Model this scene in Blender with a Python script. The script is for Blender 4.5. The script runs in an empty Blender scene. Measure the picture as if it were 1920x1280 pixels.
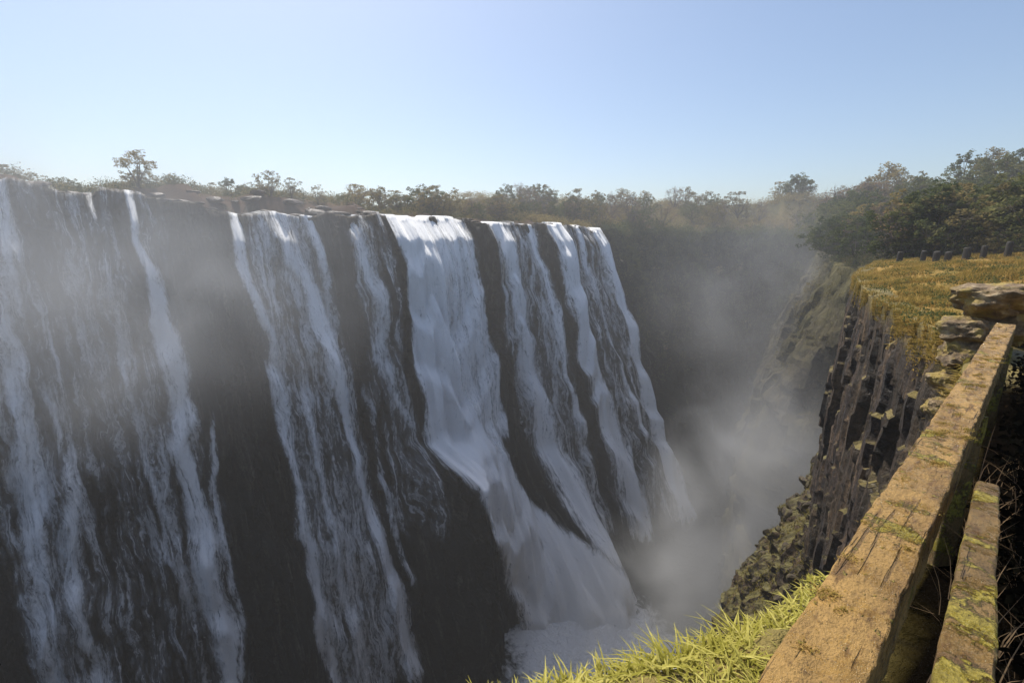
import bpy, math, random
import numpy as np
from mathutils import Vector, kdtree
random.seed(7); rng=np.random.default_rng(7)
scene=bpy.context.scene; COL=scene.collection
R=math.radians
# ------------------------------------------------------------ noise
def _h(i,j,k,seed):
    n=(i.astype(np.int64)*374761393+j.astype(np.int64)*668265263+k.astype(np.int64)*2147483647+seed*974634777)&0xFFFFFFFF
    n=((n^(n>>13))*1274126177)&0xFFFFFFFF
    n=((n^(n>>16))*2246822519)&0xFFFFFFFF
    n=n^(n>>15)
    return (n&0xFFFFFF)/float(0xFFFFFF)*2-1
def vn(x,y,z=0.0,seed=0):
    x,y,z=np.broadcast_arrays(np.asarray(x,float),np.asarray(y,float),np.asarray(z,float))
    i=np.floor(x);j=np.floor(y);k=np.floor(z)
    fx=x-i;fy=y-j;fz=z-k
    fx=fx*fx*(3-2*fx);fy=fy*fy*(3-2*fy);fz=fz*fz*(3-2*fz)
    def L(a,b,t):return a+(b-a)*t
    c=lambda a,b,d:_h(i+a,j+b,k+d,seed)
    return L(L(L(c(0,0,0),c(1,0,0),fx),L(c(0,1,0),c(1,1,0),fx),fy),L(L(c(0,0,1),c(1,0,1),fx),L(c(0,1,1),c(1,1,1),fx),fy),fz)
def fbm(x,y,z=0.0,o=4,seed=0):
    a=1.0;s=0;t=0
    x=np.asarray(x,float);y=np.asarray(y,float);z=np.asarray(z,float)
    for q in range(o):
        s=s+a*vn(x,y,z,seed+q*17);t+=a;a*=.5;x=x*2.03;y=y*2.03;z=z*2.03
    return s/t
def blocks(s,d,cs,cd,seed):
    sp=s/cs+.45*vn(s/cs*.7,d/cd*.8,0,seed+1)
    i=np.floor(sp); off=_h(i,i*0,i*0,seed+2)*5
    dp=d/cd+off+.25*vn(s/cs*1.3,d/cd,0,seed+3); j=np.floor(dp)
    return _h(i,j,i*0,seed+4)
def sst(x,a,b):
    t=np.clip((x-a)/(b-a),0,1);return t*t*(3-2*t)
# ------------------------------------------------------------ mesh helpers
def new_obj(name,V,F,mat=None,smooth=True):
    me=bpy.data.meshes.new(name)
    me.from_pydata(np.asarray(V,float).tolist(),[],F if isinstance(F,list) else F.tolist())
    me.update()
    if smooth: me.polygons.foreach_set("use_smooth",[True]*len(me.polygons))
    ob=bpy.data.objects.new(name,me);COL.objects.link(ob)
    if mat: me.materials.append(mat)
    return ob
def grid_faces(nr,nc):
    r=np.arange(nr-1)[:,None];c=np.arange(nc-1)[None,:]
    a=r*nc+c
    return np.stack([a,a+1,a+nc+1,a+nc],-1).reshape(-1,4)
def attr(ob,name,vals):
    a=ob.data.attributes.new(name,'FLOAT','POINT');a.data.foreach_set('value',np.asarray(vals,np.float32).ravel())
def tag(ob,kind=None,label=None,cat=None,group=None):
    if kind:ob["kind"]=kind
    if label:ob["label"]=label
    if cat:ob["category"]=cat
    if group:ob["group"]=group
# ------------------------------------------------------------ node helpers
class M:
    def __init__(s,name):
        s.m=bpy.data.materials.new(name);s.m.use_nodes=True;s.t=s.m.node_tree;s.t.nodes.clear()
        s.out=s.t.nodes.new('ShaderNodeOutputMaterial')
    def n(s,ty,ins=None,**kw):
        nd=s.t.nodes.new(ty)
        for k,v in kw.items(): setattr(nd,k,v)
        if ins:
            for k,v in ins.items():
                if isinstance(v,bpy.types.NodeSocket): s.t.links.new(v,nd.inputs[k])
                else: nd.inputs[k].default_value=v
        return nd
    def math(s,op,a,b=0.0,c=None,clamp=False):
        ins={0:a,1:b}
        if c is not None: ins[2]=c
        return s.n('ShaderNodeMath',ins,operation=op,use_clamp=clamp).outputs[0]
    def noise(s,vec,scale,detail=4,rough=.55,dist=0):
        return s.n('ShaderNodeTexNoise',{'Vector':vec,'Scale':scale,'Detail':detail,'Roughness':rough,'Distortion':dist}).outputs[0]
    def ramp(s,f,stops):
        r=s.n('ShaderNodeValToRGB',{0:f});e=r.color_ramp.elements
        while len(e)<len(stops): e.new(.5)
        for q,(p,c) in zip(e,stops):
            q.position=p;q.color=(c,c,c,1) if isinstance(c,(int,float)) else (*c,1)
        return r.outputs[0]
    def mr(s,v,a,b,c=0.,d=1.):
        return s.n('ShaderNodeMapRange',{0:v,1:a,2:b,3:c,4:d},interpolation_type='SMOOTHSTEP').outputs[0]
    def mix(s,f,a,b,bt='MIX'):
        nd=s.t.nodes.new('ShaderNodeMix');nd.data_type='RGBA';nd.blend_type=bt
        for i,v in ((0,f),(6,a),(7,b)):
            if isinstance(v,bpy.types.NodeSocket): s.t.links.new(v,nd.inputs[i])
            else: nd.inputs[i].default_value=v if i==0 else (*v,1)
        return nd.outputs[2]
    def pos(s): return s.n('ShaderNodeNewGeometry').outputs['Position']
    def att(s,name): return s.n('ShaderNodeAttribute',attribute_name=name).outputs['Fac']
    def xyz(s,a,b,c=0.): return s.n('ShaderNodeCombineXYZ',{0:a,1:b,2:c}).outputs[0]
    def bump(s,h,st=.5,d=.1): return s.n('ShaderNodeBump',{'Height':h,'Strength':st,'Distance':d}).outputs[0]
    def bsdf(s,col,rough=.8,normal=None,spec=.5,**kw):
        ins={'Base Color':col if isinstance(col,bpy.types.NodeSocket) else (*col,1),'Roughness':rough,'Specular IOR Level':spec}
        if normal: ins['Normal']=normal
        ins.update(kw)
        return s.n('ShaderNodeBsdfPrincipled',ins).outputs[0]
    def surf(s,sh): s.t.links.new(sh,s.out.inputs[0]);return s.m
    def vol(s,sh): s.t.links.new(sh,s.out.inputs[1]);return s.m
# ------------------------------------------------------------ materials
def rock_mat(name,dark,mid,lite,moss,wet=.5,mosslim=3.0,mosscol2=None,vs=1.0,mz=0.0,crk=.6,spec=.5,rs=(.38,.5,.64),mc_=.6,low=.42):
    m=M(name);P=m.pos();s=m.att('along');d=m.att('drop')
    v1=m.xyz(s,m.math('MULTIPLY',d,.18))
    a=m.noise(v1,.5*vs,7,.65,.6);b=m.noise(P,1.8*vs,6,.7);c=m.noise(P,.09*vs,4)
    a2=m.noise(m.xyz(s,m.math('MULTIPLY',d,.05)),1.6*vs,4,.6)
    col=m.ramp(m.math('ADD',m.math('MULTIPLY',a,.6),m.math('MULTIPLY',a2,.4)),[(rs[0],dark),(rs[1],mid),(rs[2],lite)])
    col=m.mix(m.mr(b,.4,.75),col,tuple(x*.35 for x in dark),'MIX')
    col=m.mix(m.mr(c,.42,.62,0,mc_),col,tuple((x+y)/2 for x,y in zip(mid,moss)))
    mm=m.math('ADD',d,m.math('MULTIPLY',m.noise(P,.45*vs,4),-6.0*mosslim/3))
    mf=m.mr(mm,-mosslim*1.2,mosslim*.1,1,0)
    mc=m.mix(m.noise(P,3*vs,4),moss,mosscol2 or tuple(x*.5 for x in moss))
    col=m.mix(mf,col,mc)
    if mz>0:
        up=m.n('ShaderNodeSeparateXYZ',{0:m.n('ShaderNodeNewGeometry').outputs['Normal']}).outputs[2]
        col=m.mix(m.math('MULTIPLY',m.mr(up,.35,.75),mz),col,m.mix(m.mr(d,2,12),mc,tuple(x*low for x in (mosscol2 or moss))))
    cr=m.n('ShaderNodeTexVoronoi',{'Vector':m.xyz(m.math('ADD',s,m.math('MULTIPLY',b,1.5/vs)),m.math('MULTIPLY',m.math('ADD',d,m.math('MULTIPLY',b,3/vs)),.3),0.),'Scale':.8*vs},feature='DISTANCE_TO_EDGE').outputs[0]
    h=m.math('ADD',m.math('MULTIPLY',a,1.2),m.math('MULTIPLY',b,.6))
    h=m.math('ADD',h,m.mr(cr,0,.08,0,.3))
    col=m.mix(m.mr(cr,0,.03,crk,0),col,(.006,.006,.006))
    dm=m.att('shade_paint')
    col=m.mix(dm,col,(.004,.003,.002))  # shade painted near-black into the rock top behind the railing
    return m.surf(m.bsdf(col,m.mr(b,.3,.7,.35+.4*(1-wet),.85),m.bump(h,.9,.6/vs),m.mr(dm,0,1,spec,0.)))
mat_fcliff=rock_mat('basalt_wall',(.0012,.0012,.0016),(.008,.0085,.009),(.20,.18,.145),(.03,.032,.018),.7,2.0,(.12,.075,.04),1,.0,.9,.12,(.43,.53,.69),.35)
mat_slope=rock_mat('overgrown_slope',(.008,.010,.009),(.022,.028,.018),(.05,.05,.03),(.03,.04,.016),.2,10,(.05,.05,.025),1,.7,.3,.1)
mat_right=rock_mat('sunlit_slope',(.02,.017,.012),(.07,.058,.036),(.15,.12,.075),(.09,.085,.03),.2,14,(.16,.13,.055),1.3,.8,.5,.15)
mat_near=rock_mat('near_basalt',(.008,.0045,.003),(.050,.029,.015),(.24,.145,.07),(.28,.19,.045),.95,1.0,(.18,.15,.035),2.6,.85,.5,.45,(.38,.51,.65),.12,.7)

def ground_mat():
    m=M('dry_ground');P=m.pos()
    a=m.noise(P,.35,6,.65);b=m.noise(P,6,5,.7);
    col=m.ramp(a,[(.3,(.13,.11,.03)),(.5,(.30,.19,.055)),(.7,(.38,.23,.085))])
    col=m.mix(m.mr(b,.45,.7,0,.6),col,(.09,.085,.02))
    rk=m.att('rocky');col=m.mix(rk,col,m.ramp(b,[(.3,(.04,.028,.02)),(.7,(.17,.11,.075))]))
    wd_=m.att('wooded');col=m.mix(wd_,col,m.ramp(b,[(.3,(.035,.035,.016)),(.7,(.10,.09,.04))]))
    dk=m.att('shade_paint');col=m.mix(dk,col,m.ramp(b,[(.3,(.003,.0025,.002)),(.75,(.008,.006,.004))]))  # ground behind the railing coloured near-black to stand for shade
    return m.surf(m.bsdf(col,.95,m.bump(b,.6,.1),0.05))
mat_ground=ground_mat()

def water_mat():
    m=M('falling_water')
    u=m.att('across');v=m.att('drop');e=m.att('edge');k=m.att('bulk');sd=m.att('seedv')
    wob=m.noise(m.xyz(m.math('MULTIPLY',u,.22),m.math('MULTIPLY',v,.09),sd),1.,5)
    uu=m.math('ADD',u,m.math('MULTIPLY',wob,5.5))
    n1=m.noise(m.xyz(m.math('MULTIPLY',uu,.75),m.math('MULTIPLY',v,.035),sd),1.,4,.6,.1)
    n2=m.noise(m.xyz(m.math('MULTIPLY',uu,2.6),m.math('MULTIPLY',v,.11),sd),1.,6,.76,.25)
    n3=m.noise(m.xyz(m.math('MULTIPLY',u,.35),m.math('MULTIPLY',v,.12),sd),1.,3,.6,.3)
    n4=m.noise(m.xyz(m.math('MULTIPLY',u,1.2),m.math('MULTIPLY',v,.50),sd),1.,6,.74,.5)
    st=m.math('ADD',m.math('MULTIPLY',n1,.30),m.math('MULTIPLY',n2,.34))
    st=m.math('ADD',st,m.math('ADD',m.math('MULTIPLY',n3,.14),m.math('MULTIPLY',n4,.22)))
    thr=m.math('SUBTRACT',.74,m.math('MULTIPLY',e,m.math('ADD',.10,m.math('MULTIPLY',k,.26))))
    x=m.math('SUBTRACT',st,thr)
    a=m.n('ShaderNodeMapRange',{0:x,1:-.06,2:.16,3:0.,4:1.},interpolation_type='SMOOTHSTEP').outputs[0]
    a=m.math('MULTIPLY',a,m.mr(e,0,.10,0,.985))
    c_=m.math('ADD',m.math('MULTIPLY',x,.8),m.math('ADD',m.math('MULTIPLY',m.math('SUBTRACT',n2,.5),1.4),m.math('MULTIPLY',m.math('SUBTRACT',n4,.5),1.4)))
    col=m.ramp(m.math('ADD',c_,.35),[(.0,(.27,.27,.29)),(.18,(.80,.80,.79)),(.34,(1.,.99,.97))])
    N=m.n('ShaderNodeNewGeometry').outputs['Normal']
    nn=m.n('ShaderNodeVectorMath',{0:N,1:(0,0,1.5)},operation='ADD').outputs[0]
    nn=m.n('ShaderNodeVectorMath',{0:nn},operation='NORMALIZE').outputs[0]
    nor=m.n('ShaderNodeBump',{'Height':m.math('ADD',st,m.math('MULTIPLY',n4,.3)),'Strength':.7,'Distance':.9,'Normal':nn}).outputs[0]
    df=m.n('ShaderNodeBsdfDiffuse',{'Color':col,'Normal':nor}).outputs[0]
    tr=m.n('ShaderNodeBsdfTransparent').outputs[0]
    return m.surf(m.n('ShaderNodeMixShader',{0:a,1:tr,2:df}).outputs[0])
mat_fall=water_mat()

def pool_mat():
    m=M('churning_pool');P=m.pos()
    a=m.noise(P,.10,6,.68,2.);b=m.noise(P,.8,5,.6,.6)
    dist=m.n('ShaderNodeVectorMath',{0:P,1:(20,90,-97)},operation='DISTANCE').outputs[1]
    f=m.math('ADD',m.mr(dist,8,32,.55,-.12),m.math('ADD',m.math('MULTIPLY',a,.95),m.math('MULTIPLY',b,.3)))
    f=m.mr(f,.64,.95)
    col=m.mix(f,(.035,.037,.032),(.97,.96,.94))
    return m.surf(m.bsdf(col,m.mr(f,0,1,.2,.8),m.bump(m.math('ADD',a,b),.8,1.5),.5))
mat_pool=pool_mat()

def leaf_mat(name,c1,c2,c3,tl=.4,vz=0):
    m=M(name);P=m.pos()
    oi=m.n('ShaderNodeObjectInfo').outputs['Random'];g=m.n('ShaderNodeNewGeometry').outputs['Random Per Island']
    a=m.noise(P,.5,3)
    f=m.math('ADD',m.math('MULTIPLY',g,.45),m.math('ADD',m.math('MULTIPLY',oi,.45),m.math('MULTIPLY',m.math('SUBTRACT',a,.5),.9)))
    col=m.ramp(f,[(.1,c1),(.45,c2),(.85,c3)])
    d=m.n('ShaderNodeBsdfDiffuse',{'Color':col}).outputs[0]
    t=m.n('ShaderNodeBsdfTranslucent',{'Color':col}).outputs[0]
    return m.surf(m.n('ShaderNodeMixShader',{0:tl,1:d,2:t}).outputs[0])
mat_leafg=leaf_mat('green_leaves',(.045,.065,.024),(.105,.125,.042),(.22,.205,.08),.45)
mat_leafo=leaf_mat('olive_leaves',(.13,.115,.045),(.24,.195,.08),(.36,.27,.11),.45)
mat_leafb=leaf_mat('dry_leaves',(.18,.12,.075),(.28,.19,.11),(.36,.24,.13))
mat_grassN=leaf_mat('fresh_grass',(.32,.29,.05),(.60,.53,.15),(.90,.80,.42),.36)
mat_grassD=leaf_mat('dry_grass',(.18,.16,.04),(.40,.27,.075),(.52,.34,.12),.35)
mat_slopeveg=leaf_mat('slope_leaves',(.07,.065,.02),(.16,.14,.04),(.27,.21,.06),.35)
mat_shadeleaf=leaf_mat('shade_black_leaves',(.003,.003,.002),(.008,.006,.004),(.03,.018,.008),.1)  # near-black leaf colour stands in for deep shade
def bark():
    m=M('bark');P=m.pos();a=m.noise(P,5,5)
    return m.surf(m.bsdf(m.ramp(a,[(.3,(.07,.055,.042)),(.7,(.19,.155,.12))]),.9))
mat_bark=bark()
def boulder_mat(name,c1,c2,c3,mossc,mossf,sc=1.):
    m=M(name);P=m.n('ShaderNodeTexCoord').outputs['Object'];a=m.noise(P,2.5*sc,7,.65);b=m.noise(P,11*sc,5,.7)
    col=m.ramp(a,[(.3,c1),(.52,c2),(.7,c3)])
    col=m.mix(m.math('MULTIPLY',m.mr(m.noise(P,1.6*sc,4),.45,.6),mossf),col,mossc)
    return m.surf(m.bsdf(col,m.mr(b,.3,.7,.35,.8),m.bump(m.math('ADD',a,m.math('MULTIPLY',b,.4)),.8,.12/sc),.4))
mat_rimrock=boulder_mat('river_rock',(.025,.018,.014),(.09,.06,.04),(.2,.13,.09),(.05,.04,.03),.4)
mat_boulder=boulder_mat('lichened_boulder',(.05,.032,.016),(.24,.16,.08),(.52,.40,.23),(.38,.27,.06),.85)
mat_rubble=boulder_mat('rubble_rock',(.015,.010,.006),(.06,.04,.02),(.13,.09,.045),(.12,.10,.025),.7)

def rail_mat(name,base1,base2,mossamt,spk=.6):
    m=M(name);P=m.n('ShaderNodeTexCoord').outputs['Object']
    sx=m.n('ShaderNodeVectorMath',{0:P,1:(.3,1,1)},operation='MULTIPLY').outputs[0]
    a=m.noise(sx,9,7,.7);b=m.noise(P,60,5,.75);c=m.noise(P,5.2,6,.65,.8);g=m.noise(sx,26,4,.65)
    col=m.ramp(a,[(.3,base1),(.5,base2),(.72,tuple(min(1,x*1.4) for x in base2))])
    col=m.mix(m.mr(g,.52,.64,0,.7),col,(.12,.055,.014))
    col=m.mix(m.mr(b,.54,.70,0,spk),col,(.045,.022,.008))
    crk=m.noise(m.n('ShaderNodeVectorMath',{0:P,1:(.06,1,1)},operation='MULTIPLY').outputs[0],38,3,.6,.4)
    cf=m.mr(crk,.64,.68);col=m.mix(m.math('MULTIPLY',cf,.55),col,(.04,.02,.006))
    mf=m.mr(m.math('ADD',c,m.math('MULTIPLY',m.math('SUBTRACT',b,.5),.3)),.66-mossamt,.71-mossamt)
    sp=m.mr(m.math('ADD',m.noise(P,34,3,.6),m.math('MULTIPLY',m.math('SUBTRACT',c,.5),.35)),.63,.67)
    mf=m.math('MAXIMUM',mf,m.math('MULTIPLY',sp,.8))
    col=m.mix(mf,col,m.ramp(b,[(.35,(.17,.125,.012)),(.7,(.48,.37,.05))]))
    h=m.math('ADD',m.math('MULTIPLY',a,1.0),m.math('ADD',m.math('MULTIPLY',b,.8),m.math('MULTIPLY',mf,.8)))
    h=m.math('SUBTRACT',h,m.math('MULTIPLY',cf,.5))
    rough=m.mr(m.noise(P,14,5,.7),.42,.56,.10,.75)
    return m.surf(m.bsdf(col,rough,m.bump(h,1.,.02),.5))
mat_rail=rail_mat('wet_ochre_timber',(.19,.10,.026),(.40,.235,.068),.07)
mat_brace=rail_mat('mossy_timber',(.06,.035,.012),(.22,.13,.038),.12)
def post_mat():
    m=M('dark_wood');P=m.pos();a=m.noise(P,12,4)
    return m.surf(m.bsdf(m.ramp(a,[(.3,(.015,.012,.009)),(.7,(.045,.035,.024))]),.8))
mat_post=post_mat()

# ------------------------------------------------------------ gorge rims
def resample(pts,step,sig,s0pt=None):
    p=np.array(pts,float);L=np.r_[0,np.cumsum(np.hypot(*np.diff(p[:,:2],axis=0).T))]
    S=np.arange(0,L[-1],step)
    q=np.stack([np.interp(S,L,p[:,i]) for i in range(p.shape[1])],1)
    if sig>0:
        k=int(3*sig/step);w=np.exp(-.5*(np.arange(-k,k+1)*step/sig)**2);w/=w.sum()
        pad=np.pad(q,((k,k),(0,0)),mode='reflect',reflect_type='odd')
        q=np.stack([np.convolve(pad[:,i],w,'valid') for i in range(q.shape[1])],1)
    s0=L[s0pt] if s0pt is not None else 0
    return S-s0,q
class Rim:
    def __init__(s,pts,step,sig,s0=None):
        s.S,s.q=resample(pts,step,sig,s0)
        t=np.gradient(s.q[:,:2],axis=0);t/=np.linalg.norm(t,axis=1)[:,None]
        s.nrm=np.stack([t[:,1],-t[:,0]],1)
    def at(s,S):
        f=lambda a:np.interp(S,s.S,a)
        return f(s.q[:,0]),f(s.q[:,1]),f(s.q[:,2]),f(s.nrm[:,0]),f(s.nrm[:,1])
    def near(s,x,y): return float(s.S[np.argmin((s.q[:,0]-x)**2+(s.q[:,1]-y)**2)])
rimA=Rim([(-200,-45,9),(-132,14,9),(-74,69,8),(-63.8,78.6,7.4),(-58,84.1,6.3),(-52.9,88.9,5.1),(-30.4,110.2,5.6),(-13,126.6,5.6),(3,141.7,4.9),(15.7,153.6,5.1),(28,165,3.8),(33,170,3.6),(50,188,3.6),(75,199,4),(100,197,3),(122,184,1),(130,172,0)],.5,2.2,2)
lipn=(.9*fbm(rimA.S/6,0*rimA.S,0,3,91)+.7*blocks(rimA.S,rimA.S*0,3.2,5,92))
rimA.q[:,2]+=lipn
rimA.q[:,:2]+=rimA.nrm*(.9*blocks(rimA.S,rimA.S*0+3,4.5,5,95))[:,None]*.6
rimB=Rim([(140,197,2),(124,181,0),(100,149,-2.5),(80,117,-4),(64,92,-5),(56.5,78,-5),(59,73,-4.6),(72,70,-4.4),(100,71,-4)],.5,1.6)
rimC=Rim([(100,67,-2),(70,63,-2.4),(46,55,-2.4),(38,48.5,-2.3),(31,40.2,-2.2),(25.6,34.0,-2.2),(22.6,30.4,-2.25),(16.1,20.6,-2.35),(12.4,14.2,-2.35),(9.3,9.1,-2.1),(6,5.75,-1.95),(3,3.05,-1.85),(1.25,1.80,-1.82),(.1,1.50,-1.8),(-2,.95,-1.8),(-8,-1.5,-1.8),(-25,-10,-1.8),(-120,-100,-1.8)],.1,.3)
sCn=rimC.near(6,5.75);sCc=rimC.near(23,30.7);sCg0=rimC.near(1.9,2.2);sCend=rimC.near(-6,-.6);sC13=rimC.near(10,10)
PEND=-97.0
slopeS=[-200,0,60,75,90,100,120,140,160,200,330];slopeV=[.25,.25,.25,.27,.24,.22,.32,.38,.42,.42,.45]
def wallA(s,d,detail=True,lift=0.):
    x,y,z,nx,ny=rimA.at(s)
    o=np.interp(s,slopeS,slopeV)*d
    o=o+21*sst(d,62,100)*np.exp(-((s-98)/12.)**2)
    o=o+14*sst(d,50+2.5*vn(s/2,0*s,0,3),55)*np.exp(-((s-60.5)/6.8)**2)*(1-sst(d,80,110)*.4)
    o=o+3.*sst(d,50+3*vn(s/3,0*s,0,4),57)*np.exp(-((s-74)/9.)**2)*(1-sst(d,70,100))
    amp=np.minimum(1,.35+d/20)
    o=o+3.8*fbm(s/13,d/75,0,3,5)*amp+2.4*fbm(s/5,d/30,2.,2,9)*amp
    led=(d/17+.7*vn(s/9,d/40,0,31)+.3*vn(s/3,d/20,0,32));fr=led-np.floor(led)
    oS=(2.2*sst(fr,.0,.35)-2.2*fr)*amp
    o=o+oS
    if detail:
        fz=sst(s,145,165);am2=np.minimum(1,.45+d/8)
        rib=np.abs(fbm(s/3.2,d/45,4.,3,44))
        dt=(3.6*sst(fr,.0,.13)-3.6*fr)*amp-oS
        dt=dt+am2*(2.4*blocks(s,d,5.,16.,40)+1.6*blocks(s,d,2.1,8.,50)+.7*blocks(s,d,1.1,2.8,60)-6.*rib+1.1)*(1-fz*.6)
        dt=dt+.5*fbm(s/1.6,d/3,0,4,70)
        dt=np.where(s<149,np.minimum(dt,1.3+.15*dt),dt)
        o=o+dt+fz*3.5*fbm(s/9,d/9,0,4,71)
    o=o+lift
    return x+nx*o,y+ny*o,z-d
def wallB(s,d):
    x,y,z,nx,ny=rimB.at(s)
    o=.30*np.minimum(d,38)+.05*np.clip(d-38,0,200)
    am=np.minimum(1,.2+d/15)
    o=o+3.*fbm(s/9,d/14,0,5,105)*am+(1.2*blocks(s,d,4,14,140)+.8*blocks(s,d,1.8,7,141))*am+1.2*fbm(s/3,d/5,0,5,144)
    return x+nx*o,y+ny*o,z-d
def wallC(s,d):
    x,y,z,nx,ny=rimC.at(s)
    near=sst(s,sCn-3,sCn+4)
    o=.035*d+.34*np.clip(d-15.5,0,11)+.14*np.clip(d-26,0,200)
    o=o*(1-.7*near)*(.25+.75*sst(s,sCc-9,sCc-2))
    a=np.minimum(1,.12+d/2.5)*(1-.85*near)
    o=o+a*(.28*fbm(s/4.5,d/20,0,3,205)+.19*blocks(s,d,1.7,5.,240)+.16*blocks(s,d,.8,2.6,241)+.08*blocks(s,d,.4,1.2,243)+.10*fbm(s/.8,d/1.6,0,4,244))
    o=o+sst(d,12,18)*(1.1*fbm(s/2.2,d/2.,3.,5,250)+.25*blocks(s,d,.9,.8,251))*(1-near)
    return x+nx*o,y+ny*o,z-d
pa=rimA.q[::2];pb=rimB.q[::2][12:];pc=rimC.q[::5]
allp=np.vstack([pa,pb,pc]);side=np.r_[np.zeros(len(pa)),np.ones(len(pb)),np.full(len(pc),2)]
apar=np.r_[rimA.S[::2],np.full(len(pb)+len(pc),-999.)]
kd=kdtree.KDTree(len(allp))
for i,p in enumerate(allp): kd.insert((p[0],p[1],0),i)
kd.balance()
PG=allp[:,:2]
def inside(x,y):
    x=np.asarray(x);r=np.zeros(x.shape,bool);n=len(PG);j=n-1
    for i in range(n):
        xi,yi=PG[i];xj,yj=PG[j]
        if yi!=yj:
            c=((yi>y)!=(yj>y))&(x<(xj-xi)*(y-yi)/(yj-yi)+xi);r^=c
        j=i
    return r
def ground_info(x,y):
    x=np.atleast_1d(np.asarray(x,float));y=np.atleast_1d(np.asarray(y,float))
    idx=np.empty(len(x),int);ds=np.empty(len(x));zr=np.empty(len(x))
    for i in range(len(x)):
        rs=kd.find_n((x[i],y[i],0),3)
        idx[i]=rs[0][1];ds[i]=rs[0][2];w=0;zz=0
        for r in rs:
            ww=1/(r[2]+.05);w+=ww;zz+=ww*allp[r[1]][2]
        zr[i]=zz/w
    sd=side[idx];sp=apar[idx]
    farx=sst(x+y,16,45)
    nA=fbm(x/9,y/9,0,4,300)
    shelf=2.4*sst(sp,14,24)*(1-sst(sp,56,66))*sst(ds+2.5*nA+1.5*vn(x/3,y/3,0,8),5.5,7.)+1.2*sst(ds+3*nA,9,10)
    rA=.028*np.minimum(ds,90)+.9*nA*np.minimum(1,ds/6)+shelf+sst(sp,140,165)*.16*np.minimum(ds,90)
    rB=(.09*np.minimum(ds,8))*farx+1.0*fbm(x/7,y/7,0,5,301)*np.minimum(1,ds/5)*(.05+.95*farx)+1.5*fbm(x/30,y/30,0,2,303)*sst(ds,20,60)
    hh=np.clip((x*.80+y*.25)-36,0,95)
    rB=rB+hh*.175*farx*(.10+.90*sst(ds,2,26))
    z=zr+np.where(sd==0,rA,rB)
    far=sst(np.hypot(x,y),400,1500);z=z*(1-far)+9*far
    return z,ds,sd
def ground_z(x,y):
    z,ds,sd=ground_info(x,y);return z
def shade_paintf(x,y):
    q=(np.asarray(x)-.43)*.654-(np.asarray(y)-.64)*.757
    return sst(q,-.12,.05)*(1-sst(np.hypot(x,y),8.5,10.5))  # mask of the shade painted into colours on the railing's right side
def build_cliff(name,rim,fn,s0,s1,ds,ddseq,W,mat):
    S=np.arange(s0,s1,ds);D=np.array(ddseq)
    SS,DD=np.meshgrid(S,D)
    X,Y,Z=fn(SS.ravel(),DD.ravel())
    X=X.reshape(SS.shape);Y=Y.reshape(SS.shape);Z=Z.reshape(SS.shape)
    rows=[];x,y,z,nx,ny=rim.at(S)
    dx=X[0]-x;dy=Y[0]-y
    for f in [1.,.8,.6,.45,.3,.15,.06]:
        w=W*f
        px=x-nx*w+dx*(1-f);py=y-ny*w+dy*(1-f)
        gz=ground_z(px,py)
        gz=gz-(.3*W*.25 if f==1. else 0)+(.02*W+ .12*W*fbm(px/(W*.4),py/(W*.4),0,3,400))*(1-f)
        rows.append((px,py,gz))
    TX=np.vstack([r[0] for r in rows]+[X]);TY=np.vstack([r[1] for r in rows]+[Y]);TZ=np.vstack([r[2] for r in rows]+[Z])
    k=len(rows)
    if name!='falls_cliff': TZ[k:]+= (TZ[k-1]-z)[None,:]
    TZ[k]=TZ[k-1]-.04*W
    nr,nc=TX.shape
    V=np.stack([TX.ravel(),TY.ravel(),TZ.ravel()],1)
    ob=new_obj(name,V,grid_faces(nr,nc)[:,::-1],mat)
    dr=np.vstack([np.zeros((k,nc)),DD]);al=np.vstack([SS[:1]]*k+[SS])
    attr(ob,'drop',dr);attr(ob,'along',al);attr(ob,'shade_paint',shade_paintf(TX,TY)*(TZ>-3) if W<2 else np.zeros(TX.shape));tag(ob,'structure')
    ob.data.set_sharp_from_angle(angle=R(35))
    return ob
dA=np.r_[0,.3,.7,np.arange(1.2,104,.5)]
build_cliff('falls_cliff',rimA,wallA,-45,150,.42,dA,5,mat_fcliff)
build_cliff('gorge_end_cliff',rimA,wallA,149.4,262,.8,np.r_[0,.5,np.arange(1.2,106,.9)],5,mat_slope)
build_cliff('gorge_side_cliff',rimB,wallB,2,rimB.S[-1],.5,np.r_[0,.4,np.arange(1,104,.5)],4,mat_right)
build_cliff('near_cliff',rimC,wallC,rimC.near(60,60),sCend,.12,np.r_[0,.08,.2,.35,np.arange(.5,28,.13),np.arange(28,97,1.2)],1.0,mat_near)
# ground sheet
na=900;rr=[.35]
while rr[-1]<4500: rr.append(rr[-1]*1.05 if rr[-1]<30 else rr[-1]*(1.018 if rr[-1]<230 else 1.09))
rr=np.array(rr);th=np.linspace(0,2*np.pi,na,endpoint=False)
RR,TT=np.meshgrid(rr,th,indexing='ij');gx=(RR*np.cos(TT)).ravel();gy=(RR*np.sin(TT)).ravel()
gz,gd,gs=ground_info(gx,gy);ins=inside(gx,gy)
sdist=np.where(ins,-gd,gd);Wd=np.where(gs==0,5,np.where(gs==1,4,1.0))
low=(sdist<Wd)
gz=gz-np.where(low,.06*Wd,0)
keep=sdist>Wd*.45
a=np.arange(len(rr)-1)[:,None]*na;c=np.arange(na)[None,:];c2=(c+1)%na
F=np.stack([a+c,a+na+c,a+na+c2,a+c2],-1).reshape(-1,4)
F=F[keep[F].all(1)]
used=np.unique(F);mp=-np.ones(len(gx),int);mp[used]=np.arange(len(used))
g=new_obj('ground',np.stack([gx,gy,gz],1)[used],mp[F],mat_ground);tag(g,'structure')
attr(g,'rocky',np.where(gs==0,1-sst(gd,8,20),0)[used])
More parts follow.
